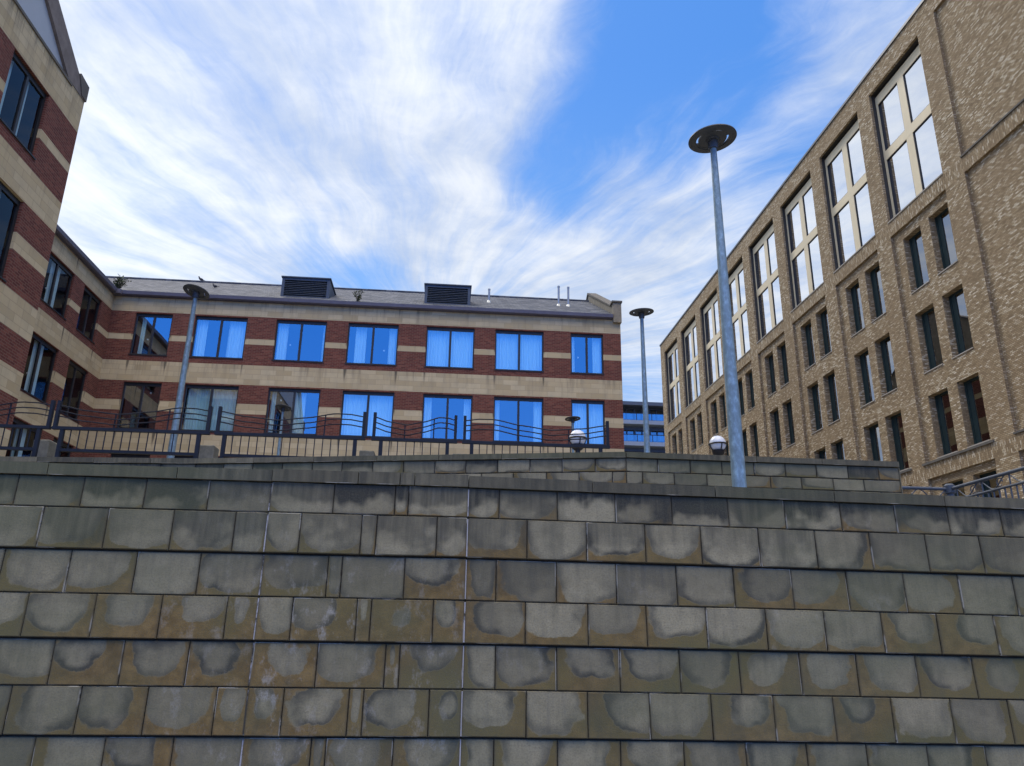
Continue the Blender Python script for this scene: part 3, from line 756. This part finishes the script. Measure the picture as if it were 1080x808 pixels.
for u in bays: big_window(u)
def slim_window(w):
    a, b, z0, z1 = w; d0, d1 = .33, .40
    mb = MB()
    FN.box(mb, b - .09, b, d0, d1, z0, z1); FN.box(mb, a, a + .05, d0, d1, z0, z1)
    FN.box(mb, a + .05, b - .09, d0, d1, z1 - .07, z1); FN.box(mb, a + .05, b - .09, d0, d1, z0, z0 + .06)
    FN.box(mb, b - .30, b - .095, d0 + .015, d1 - .01, z0 + .06, z1 - .07)
    win = mb.build('slim_window', 'teal', NEW)
    gl = MB(); FN.face(gl, a + .05, b - .30, d0 + .03, z0 + .06, z1 - .07); gl.build('pane', 'glass_slim', win, recalc=False)
    s_ = MB(); FN.box(s_, a - .0, b + .0, .07, d0 - .002, z0 + .001, z0 + .035); s_.build('sill', 'sill', win)
    room = MB(); FN.face(room, a - .1, b + .1, 1.5, z0 - .1, z1 + .1)
    for uu in (a - .1, b + .1): room.quad([FN.p(uu, .41, z0 - .1), FN.p(uu, 1.5, z0 - .1), FN.p(uu, 1.5, z1 + .1), FN.p(uu, .41, z1 + .1)])
    for zz in (z0 - .1, z1 + .1): room.quad([FN.p(a - .1, .41, zz), FN.p(b + .1, .41, zz), FN.p(b + .1, 1.5, zz), FN.p(a - .1, 1.5, zz)])
    room.build('room_lining', 'interior', win, recalc=False)
for w in nar: slim_window(w)

# ------------------------------------------------------------------ distant flats
FAR = thing('flats', 'distant dark grey block of flats with glazed balconies in the gap between buildings', 'building', (31, 110, 2.02))
FF = Frame((0, 110, 0), (1, 0, 0), (0, -1, 0))
mb = MB(); mb.box(14, 60, 112.2, 124, 2, 33.2); mb.build('wall', 'far_dark', FAR)
mb = MB(); mb.box(13.6, 60.4, 109.6, 124.4, 33.2, 33.75); mb.build('roof', 'far_dark', FAR)
for k in range(9):
    zf = 30.35 - 3.33 * k
    if zf < 3: break
    mb = MB(); mb.box(14, 60, 110, 112.2, zf, zf + .6); mb.build('balcony_slab', 'far_pale', FAR)
    mb = MB(); gl = MB()
    for x in [14 + 2.35 * i for i in range(20)]:
        mb.box(x, x + .22, 111.6, 112.1, zf + .6, zf + 3.33)
        mb.box(x + 1.2, x + 1.32, 111.7, 112.1, zf + .6, zf + 3.33)
    mb.box(14, 60, 111.5, 112.15, zf + 2.75, zf + 3.325)
    w = mb.build('window_frame', 'far_dark', FAR)
    FF.face(gl, 14, 60, 1.95, zf + .6, zf + 2.75); gl.build('pane', 'glass_slim', w, recalc=False)
    mb = MB()
    for x in [14 + 2.35 * i for i in range(20)]: mb.box(x, x + .09, 110.05, 110.14, zf + .6, zf + 1.7)
    mb.box(14, 60, 110.05, 110.14, zf + 1.65, zf + 1.74)
    b = mb.build('balcony_rail', 'black', FAR)
    gl = MB(); FF.face(gl, 14, 60, .1, zf + .65, zf + 1.62); gl.build('balustrade_glass', 'glass_slim', b, recalc=False)

# ------------------------------------------------------------------ street lamps (tapered post, flat disc head with a slotted ring)
def lamp_meshes(H, rb, rtop, rh, tilt):
    out = {}
    mb = MB(); mb.lathe([(rb * 1.25, 0), (rb * 1.25, .06), (rb, .08), (rb * .97, H * .3), (rtop, H - .02)], (0, 0, 0), 20); out['post'] = (mb, 'galv')
    mb = MB(); mb.lathe([(rtop * 1.5, H - .14), (rtop * 1.7, H - .10), (rtop * 1.7, H - .01), (rtop * 2.3, H + .01), (rtop * 2.3, H + .03)], (0, 0, 0), 20); out['collar'] = (mb, 'lamp')
    tm = Matrix.Rotation(tilt[0], 3, 'Y') @ Matrix.Rotation(tilt[1], 3, 'X')
    c = (0, 0, H)
    mb = MB()
    ro = rh; ri = rh * .67
    ringp = [(ri, .012), (ri + .02 * rh, 0), (ro * .93, .002), (ro, .014), (ro * .99, .028), (ro * .85, .038), (ri, .034)]
    n = 48; L = []
    for i in range(n + 1):
        a = 2 * math.pi * i / n
        L.append([tuple(tm @ Vector((r * math.cos(a), r * math.sin(a), z)) + Vector(c)) for r, z in ringp])
    for A, B in zip(L, L[1:]):
        k = len(A)
        for j in range(k): mb.quad([A[j], A[(j + 1) % k], B[(j + 1) % k], B[j]])
    out['head_ring'] = (mb, 'lamp')
    mb = MB()
    rd = rh * .59
    mb.lathe([(rtop * 2.2, -.02), (rd * .5, .0), (rd * .92, .006), (rd, .012), (rd, .03), (rd * .6, .075), (.01, .10)], c, 36, tilt=tm)
    out['head_disc'] = (mb, 'lamp')
    mb = MB()
    for a0, a1 in ((28, 150), (206, 262), (290, 330)):
        mb.lathe([(rd * .99, .008), (ri * 1.01, .008), (ri * 1.01, .028), (rd * .99, .028)], c, 10, tilt=tm, a0=R(a0), a1=R(a1))
    out['ring_bridge'] = (mb, 'lamp')
    mb = MB(); mb.lathe([(rd * .97, .034), (rd * .98, .04), (rd * .6, .085), (.01, .112)], c, 36, tilt=tm); out['top_cap'] = (mb, 'lamp_top')
    return out
def lamp(label, x, y, zb, H, rb, rtop, rh, tilt=(R(-5), 0), rot=0):
    t = thing('street_lamp', label, 'street lamp', (x, y, zb), 'disc headed street lamps')
    t.rotation_euler[2] = rot
    for nme, (mb, mt) in lamp_meshes(H, rb, rtop, rh, tilt).items():
        o = mb.build(nme, mt, smooth=True); o.parent = t; o.location = (0, 0, 0)
    return t
lamp('tallest street lamp standing between the two stone walls, disc head against blue sky', 3.385, 8.6, .95, 5.43, .083, .04, .322)
lamp('street lamp with a disc head rising in the gap beside the brick building corner', 4.565, 17, 2.02, 5.48, .075, .042, .30, (R(-3), R(4)))
lamp('street lamp whose disc head overlaps the roof gutter behind the wavy railing', -5.83, 16.5, 2.02, 5.22, .078, .045, .295, (R(9), R(-10)))
lamp('small looking street lamp in front of the window with half drawn curtains', -6.14, 28, 2.02, 5.80, .07, .042, .30, (R(4), R(-8)))
lamp('small looking street lamp whose disc head shows above the white globe lamp', 4.68, 28, 2.02, 5.79, .07, .042, .30, (R(-3), R(-4)))

# globe bollard lamps
def globe(label, x, y, z, r):
    zb = 2.02
    t = thing('globe_lamp', label, 'globe lamp', (x, y, zb), 'white globe lamps'); h = z - zb
    def put(n, mb, mt):
        o = mb.build(n, mt, smooth=True); o.parent = t; o.location = (0, 0, 0)
    mb = MB(); prof = [(r * math.sin(math.pi * k / 18), h - r * math.cos(math.pi * k / 18)) for k in range(1, 18)]
    mb.lathe(prof, n=28); put('globe', mb, 'globe')
    mb = MB(); ro = r * 1.05
    n = 32
    pts = [(ro * math.cos(2 * math.pi * i / n), ro * math.sin(2 * math.pi * i / n), h - .01) for i in range(n + 1)]
    mb.tube(pts, .018, 6)
    for k in range(4):
        a = R(-90 + 90 * k + 8)
        mb.tube([(ro * math.cos(a) * math.cos(R(e)), ro * math.sin(a) * math.cos(R(e)), h - .01 + ro * math.sin(R(e))) for e in range(0, -85, -8)], .012, 6)
    put('guard_ring', mb, 'black')
    mb = MB(); mb.lathe([(.10, 0), (.10, .04), (.06, .06), (.055, h - r - .1), (.12, h - r - .05), (.14, h - r * .82), (.11, h - r * .78)], n=16); put('post', mb, 'black')
globe('white globe lamp in front of the buff brick block beside the tall lamp post', 5.88, 16, 4.03, .18)
globe('white globe lamp behind the end of the wavy railing', 2.775, 16, 4.045, .18)

# ------------------------------------------------------------------ wavy railing panels
def wave(s):
    K = [(0, .31), (.18, .245), (.40, .207), (.60, .26), (.80, .338), (.90, .335), (1.0, .305)]
    for (a, za), (b, zb) in zip(K, K[1:]):
        if a <= s <= b:
            t = (s - a) / (b - a); t = t * t * (3 - 2 * t) * .5 + t * .5
            return za + (zb - za) * t
    return .3
YR = 11.0
def railing(label, x0, x1, flip=False):
    t = thing('railing_panel', label, 'railing', ((x0 + x1) / 2, YR, 2.2), 'wavy steel railing panels')
    zm, zb = 2.68, 2.345; z0 = 2.15
    def part(n, mb, mt='navy', sm=False): return mb.build(n, mt, t, smooth=sm, origin=tuple(t.location))
    mb = MB(); mb.box(x0, x1, YR - .03, YR + .03, zm - .042, zm); part('mid_rail', mb)
    i0, i1 = x0 + .14, x1 - .14
    mb = MB(); mb.box(i0, i1, YR - .028, YR + .028, zb - .02, zb + .02); part('bottom_rail', mb)
    for x in (i0, i1):
        mb = MB(); mb.box(x - .026, x + .026, YR - .026, YR + .026, z0 + .02, zm - .043); mb.box(x - .06, x + .06, YR - .06, YR + .06, z0, z0 + .019); part('lower_post', mb)
    for x, dx in ((x0 + .03, .0), (x1 - .03, .0)):
        mb = MB(); mb.box(x - .021, x + .021, YR - .03, YR + .03, zm + .001, zm + .375); part('end_post', mb)
    for k in range(3):
        mb = MB(); pts = []
        for i in range(33):
            s = i / 32; w = wave(1 - s if flip else s)
            z = zm + w - k * .078 * (1 - .0 * s)
            if z < zm + .012: z = zm + .012
            pts.append((x0 + .03 + (x1 - x0 - .06) * s, YR, z))
        mb.tube(pts, .009, 6); part('wavy_bar', mb, 'navy', True)
    n = max(4, round((i1 - i0) / .115))
    for i in range(1, n):
        x = i0 + (i1 - i0) * i / n
        mb = MB(); mb.box(x - .006, x + .006, YR - .006, YR + .006, zb + .02, zm - .043); part('baluster', mb)
    for s in (.38, .72):
        x = x0 + (x1 - x0) * s; w = wave(1 - s if flip else s)
        mb = MB(); mb.box(x - .008, x + .008, YR + .0115, YR + .026, zm - .002, zm + w); part('wave_strut', mb)
    return t
railing('navy railing panel cut off by the picture edge under the gable wall', -7.72, -5.575)
railing('navy wavy railing panel in front of the lamp post and dark window', -5.545, -3.40)
railing('navy wavy railing panel below the window with half drawn curtains', -3.325, -1.205)
railing('short navy wavy railing panel, narrowest of the row', -1.115, .125)
railing('navy wavy railing panel at the free end of the row, by the globe lamp', .20, 2.39, True)
for x, lab in ((-5.97, 'pale stone plinth block under the gable, between the first two railing panels'), (-3.645, 'grey stone plinth block in the railing gap below the teal curtained window'),
               (-1.32, 'dark stone plinth block in the railing gap beside the short panel'), (.07, 'stone plinth block barely showing between the short panel and the end panel')):
    mb = MB(); y0 = 11.4
    mb.ring([[(x, y0, 2.03), (x + .22, y0, 2.03), (x + .22, y0 + .24, 2.03), (x, y0 + .24, 2.03)], [(x, y0, 2.565), (x + .22, y0, 2.565), (x + .22, y0 + .24, 2.565), (x, y0 + .24, 2.565)],
             [(x + .012, y0 + .012, 2.58), (x + .208, y0 + .012, 2.58), (x + .208, y0 + .228, 2.58), (x + .012, y0 + .228, 2.58)]])
    tag(mb.build('stone_plinth', 'plinth', origin=(x + .11, y0 + .12, 2.03)), lab, 'stone block', 'stone plinth blocks along the railing')

# scrolled guard rail beside the parapet's end
GR = thing('guard_rail', 'grey blue scrolled guard rail with newel post in front of the buff brick block', 'railing', (7.65, 10.3, .95))
def gpart(n, mb, mt='greyblue', sm=True): return mb.build(n, mt, GR, smooth=sm)
mb = MB(); mb.tube([(6.2, 11.04, 2.2), (7.6, 11.04, 2.2)], .026, 10); gpart('top_rail', mb)
mb = MB(); mb.tube([(7.65, 10.98, 2.2), (7.65, 7.4, 2.2)], .026, 10); gpart('top_rail', mb)
mb = MB(); mb.tube([(7.65, 10.98, 2.02), (7.65, 7.4, 2.02)], .02, 8); gpart('lower_rail', mb)
mb = MB(); mb.tube([(6.2, 11.04, 2.02), (7.6, 11.04, 2.02)], .02, 8); gpart('lower_rail', mb)
mb = MB(); mb.lathe([(.05, .95), (.05, 2.12), (.075, 2.14), (.08, 2.25), (.05, 2.28)], (7.65, 11.04, 0), 14); gpart('newel', mb)
mb = MB(); mb.lathe([(.035, .95), (.035, 2.22)], (7.65, 7.4, 0), 10); gpart('end_post', mb)
for k in range(31):
    y = 10.9 - .113 * k
    mb = MB(); mb.box(7.642, 7.658, y - .008, y + .008, 1.0, 2.0); gpart('baluster', mb, 'greyblue', False)
for k in range(12):
    x = 6.2 + .113 * k
    mb = MB(); mb.box(x - .008, x + .008, 11.032, 11.048, 1.0, 2.0); gpart('baluster', mb, 'greyblue', False)
for k in range(6):
    y0 = 10.88 - .56 * k; mb = MB()
    pts = [(7.65, y0 - .56 * s, 2.11 + .075 * math.cos(2 * math.pi * s + .6)) for s in [i / 20 for i in range(21)]]
    mb.tube(pts, .009, 6); gpart('scroll', mb)
    mb = MB(); pts = [(7.65, y0 - .36 - .055 * math.cos(a), 2.105 + .055 * math.sin(a)) for a in [R(i * 18) for i in range(18)]]
    mb.tube(pts, .008, 6); gpart('scroll', mb)
    mb = MB(); mb.box(7.643, 7.657, y0 - .007, y0 + .007, 2.03, 2.19); gpart('scroll_strut', mb, 'greyblue', False)
for k in range(3):
    x0 = 6.25 + .46 * k; mb = MB()
    mb.tube([(x0 + .46 * s, 11.04, 2.11 + .075 * math.cos(2 * math.pi * s + .3)) for s in [i / 20 for i in range(21)]], .009, 6); gpart('scroll', mb)
mb = MB(); mb.lathe([(.08, 0), (.08, .0)], (0, 0, 0), 3)

# ------------------------------------------------------------------ weeds and pigeons
def weed(label, x, y, z, h, w, n, name='gutter_weed'):
    t = thing(name, label, 'plant', (x, y, z), 'weeds in the roof gutter')
    st = MB(); lf = MB()
    for i in range(n):
        a = rng.uniform(0, 2 * math.pi); lean = rng.uniform(.05, 1) * w; hh = h * rng.uniform(.5, 1)
        pts = [(lean * math.cos(a) * s ** 1.3, lean * math.sin(a) * .5 * s ** 1.3, hh * s) for s in (0, .35, .7, 1)]
        st.tube(pts, [.012, .009, .006, .003], 5)
        for k in range(16):
            s = rng.uniform(.12, 1.02); j = min(2, int(s * 3)); q = Vector(pts[min(3, j)]).lerp(Vector(pts[min(3, j + 1)]), (s * 3) % 1 if s < 1 else 1)
            d = Vector((rng.uniform(-1, 1), rng.uniform(-1, 1), rng.uniform(-.3, .9))).normalized(); L = rng.uniform(.05, .13); sd = d.cross(Vector((rng.random(), rng.random(), 1))).normalized() * L * .25
            lf.quad([q, q + d * L * .5 + sd, q + d * L, q + d * L * .5 - sd])
    for n_, m_, mt in (('stem', st, 'twig'), ('leaves', lf, 'leaf')):
        o = m_.build(n_, mt, recalc=False); o.parent = t; o.location = (0, 0, 0)
weed('bushy green weed growing in the gutter at the inner corner of the roof', -13.9, 30.34, 13.21, .75, .55, 26)
weed('thin straggly weed growing from the gutter beside the louvred vent', -4.06, 30.36, 13.21, .62, .35, 8)
def pigeon(label, x, y, z, rot):
    bm = bmesh.new()
    def ell(c, r, rx=0):
        g_ = bmesh.ops.create_icosphere(bm, subdivisions=2, radius=1)
        m_ = Matrix.Translation(c) @ Matrix.Rotation(rx, 4, 'Y') @ Matrix.Diagonal((*r, 1))
        bmesh.ops.transform(bm, matrix=m_, verts=g_['verts'])
    ell((0, 0, .13), (.15, .075, .08), R(-18)); ell((.11, 0, .20), (.05, .045, .075), R(20)); ell((.14, 0, .27), (.04, .034, .036)); ell((.185, 0, .262), (.022, .01, .01))
    ell((-.2, 0, .085), (.11, .04, .014), R(-16)); ell((.02, .03, .035), (.012, .012, .045)); ell((.02, -.03, .035), (.012, .012, .045))
    me = bpy.data.meshes.new('pigeon'); bm.to_mesh(me); bm.free()
    rm = bpy.data.objects.new('pigeon', me); C.objects.link(rm)
    md = rm.modifiers.new('join', 'REMESH'); md.mode = 'VOXEL'; md.voxel_size = .012
    me.materials.append(M['bird'])
    rm.scale = (.82,) * 3; rm.location = (x, y, z); rm.rotation_euler[2] = rot; ABS[rm.name] = Vector((x, y, z))
    return tag(rm, label, 'bird', 'pigeons on the slate roof')
pigeon('dark pigeon perched on the roof ridge above the lamp head', -12.57, 36, 16.42, R(200))
pigeon('dark pigeon standing low on the slate slope next to the lamp head', -11.0, 33.4, zr(33.4) - .01, R(160))

# ------------------------------------------------------------------ light
SUN_AZ, SUN_EL = R(-32), R(50)          # azimuth measured from +Y towards +X
w = bpy.data.worlds.new('World'); sc.world = w; w.use_nodes = True
nt = w.node_tree; nt.nodes.clear()
out = nt.nodes.new('ShaderNodeOutputWorld'); bg = nt.nodes.new('ShaderNodeBackground'); nt.links.new(bg.outputs[0], out.inputs[0])
STR = .1; bg.inputs[1].default_value = STR
sky = nd(nt, 'TexSky', sky_type='NISHITA'); sky.sun_disc = False; sky.sun_elevation = SUN_EL; sky.sun_rotation = SUN_AZ
sky.air_density = 1.0; sky.dust_density = .3; sky.ozone_density = 2.5
hs0 = nd(nt, 'HueSaturation', {'Saturation': 1.2, 'Value': 1.0, 'Color': sky.outputs[0]}).outputs[0]
dirv = nd(nt, 'TexCoord').outputs['Generated']
sp = nd(nt, 'SeparateXYZ', {0: dirv})
back = sstep(nt, math_(nt, 'MULTIPLY', sp.outputs[1], -1.0), .1, .8)
lowf = sstep(nt, sp.outputs[2], .66, .36)
blue = mixc(nt, back, mixc(nt, lowf, (.40, 1.45, 4.2), (1.0, 2.1, 4.3)), (.12, 2.1, 9.6))
skyc = mixc(nt, .72, hs0, blue)
zz = math_(nt, 'MAXIMUM', sp.outputs[2], .03)
u_ = math_(nt, 'DIVIDE', sp.outputs[0], zz); v_ = math_(nt, 'DIVIDE', sp.outputs[1], zz)
du = math_(nt, 'SUBTRACT', u_, -.12); dv = math_(nt, 'SUBTRACT', v_, 2.9)
th = math_(nt, 'ARCTAN2', du, math_(nt, 'MULTIPLY', dv, -1.0))
rad = math_(nt, 'SQRT', math_(nt, 'ADD', math_(nt, 'MULTIPLY', du, du), math_(nt, 'MULTIPLY', dv, dv)))
uvv = nd(nt, 'CombineXYZ', {0: u_, 1: v_, 2: 0.0}).outputs[0]
warp = noise(nt, uvv, 1.3, 2); warp2 = noise(nt, uvv, 3.2, 3, .6)
th2 = math_(nt, 'ADD', th, math_(nt, 'ADD', math_(nt, 'MULTIPLY', math_(nt, 'SUBTRACT', warp, .5), .26), math_(nt, 'MULTIPLY', math_(nt, 'SUBTRACT', warp2, .5), .07)))
def pol(a, b, z): return nd(nt, 'CombineXYZ', {0: math_(nt, 'MULTIPLY', th2, a), 1: math_(nt, 'MULTIPLY', rad, b), 2: z}).outputs[0]
streak = noise(nt, pol(5.5, .85, 0.0), 1.0, 6, .6)
fine = noise(nt, pol(24.0, 2.0, 3.0), 1.0, 6, .66)
fluff = noise(nt, uvv, 5.0, 8, .66, .25)
soft = noise(nt, uvv, 1.5, 5, .55)
def dirpx(x, y):
    d = fw * 811.69 + r2 * (x - 540) - u2 * (y - 404); d.normalize(); return d
blobs = [((40, 40), 20, .75), ((220, 40), 26, .6), ((400, 40), 36, .7), ((530, 10), 110, .6), ((120, 230), 60, .65), ((200, 275), 140, .6), ((470, 150), 160, .32), ((445, 245), 500, .65), ((500, 285), 300, .35),
         ((570, 310), 160, .5), ((700, 335), 70, .65), ((605, 262), 500, .28), ((655, 185), 900, .32), ((720, 235), 260, .3), ((800, 180), 260, .25), ((880, 70), 700, .25), ((930, 10), 200, .5), ((730, 110), 900, .15), ((368, 248), 3000, .8),
         ((340, 265), 420, -.85), ((400, 290), 1100, -.6), ((690, 20), 160, -.5), ((560, 180), 420, -.5), ((790, 60), 200, -.35), ((620, 130), 420, -.35), ((690, 170), 900, -.3), ((600, 222), 1200, -.5), ((400, 200), 700, -.22), ((520, 240), 1500, -.2), ((660, 235), 1500, -.3), ((150, 165), 420, -.35), ((300, 215), 900, -.3), ((760, 130), 900, -.25), ((230, 150), 900, -.15), ((-250, 150), 10, .7), ((-600, 300), 8, .35)]
acc = None
def blob(c, k, wgt):
    d = nd(nt, 'VectorMath', {0: dirv, 1: tuple(c)}, operation='DOT_PRODUCT').outputs['Value']
    return math_(nt, 'MULTIPLY', math_(nt, 'EXPONENT', math_(nt, 'MULTIPLY', math_(nt, 'SUBTRACT', d, 1.0), float(k))), wgt)
for (px, py), k, wgt in blobs:
    t = blob(dirpx(px, py), k, wgt); acc = t if acc is None else math_(nt, 'ADD', acc, t)
OV_FILL = Vector((.05, -.45, .90)).normalized()  # unseen cloud overhead and behind, added to fill the walls with warm light
for c, k, wgt in ((OV_FILL, 4.5, 1.5), (Vector((-.75, .1, .55)).normalized(), 6, .7), (Vector((0, -.93, .36)), 7, -1.3)):
    acc = math_(nt, 'ADD', acc, blob(c, k, wgt))
cov = math_(nt, 'MINIMUM', acc, .95)
tex = math_(nt, 'ADD', math_(nt, 'MULTIPLY', math_(nt, 'SUBTRACT', streak, .5), 1.3), math_(nt, 'ADD', math_(nt, 'MULTIPLY', math_(nt, 'SUBTRACT', fine, .5), 1.05), math_(nt, 'MULTIPLY', math_(nt, 'SUBTRACT', fluff, .5), .6)))
dens = math_(nt, 'ADD', cov, tex)
alpha = math_(nt, 'MULTIPLY', sstep(nt, dens, -.15, 1.32), .98)
shade = sstep(nt, math_(nt, 'ADD', math_(nt, 'MULTIPLY', soft, .6), math_(nt, 'ADD', math_(nt, 'MULTIPLY', streak, .35), math_(nt, 'MULTIPLY', fluff, .2))), .46, .68)
cc = mixc(nt, shade, (2.75, 3.15, 3.9), (4.2, 4.4, 4.7))
# brighter cloud around the veiled sun, plus the added overhead fill cloud
sd = Vector((math.sin(SUN_AZ) * math.cos(SUN_EL), math.cos(SUN_AZ) * math.cos(SUN_EL), math.sin(SUN_EL)))
gain = math_(nt, 'ADD', 1.0, math_(nt, 'ADD', blob(sd, 9, .12), math_(nt, 'ADD', blob(dirpx(120, 250), 60, .14), blob(OV_FILL, 6, 7.6))))
cc = nd(nt, 'VectorMath', {0: cc}, operation='SCALE'); nt.links.new(gain, cc.inputs['Scale']); cc = cc.outputs[0]
cc = mixc(nt, 1.0, cc, mixc(nt, math_(nt, 'MINIMUM', blob(OV_FILL, 5, 1.2), 1.0), (1, 1, 1), (1.16, .93, .58)), 'MULTIPLY')
final = mixc(nt, alpha, skyc, cc)
nt.links.new(final, bg.inputs[0])

sl_ = bpy.data.lights.new('sun', 'SUN'); sl_.energy = .9; sl_.angle = R(14); sl_.color = (1, .93, .82)
so = bpy.data.objects.new('sun', sl_); C.objects.link(so); so.location = (-20, 20, 40)
so.rotation_euler = (-sd).to_track_quat('-Z', 'Y').to_euler()

sc.view_settings.view_transform = 'Standard'; sc.view_settings.look = 'None'; sc.view_settings.gamma = 1
sc.view_settings.exposure = 1.05
sc.render.engine = 'CYCLES'
sc.cycles.max_bounces = 8; sc.cycles.transparent_max_bounces = 12; sc.cycles.use_denoising = True

# lift the whole scene so that the ground the photographer stands on is z = 0
for o in list(sc.objects):
    if o.parent is None and o.type in ('MESH', 'EMPTY'): o.location.z += EYE
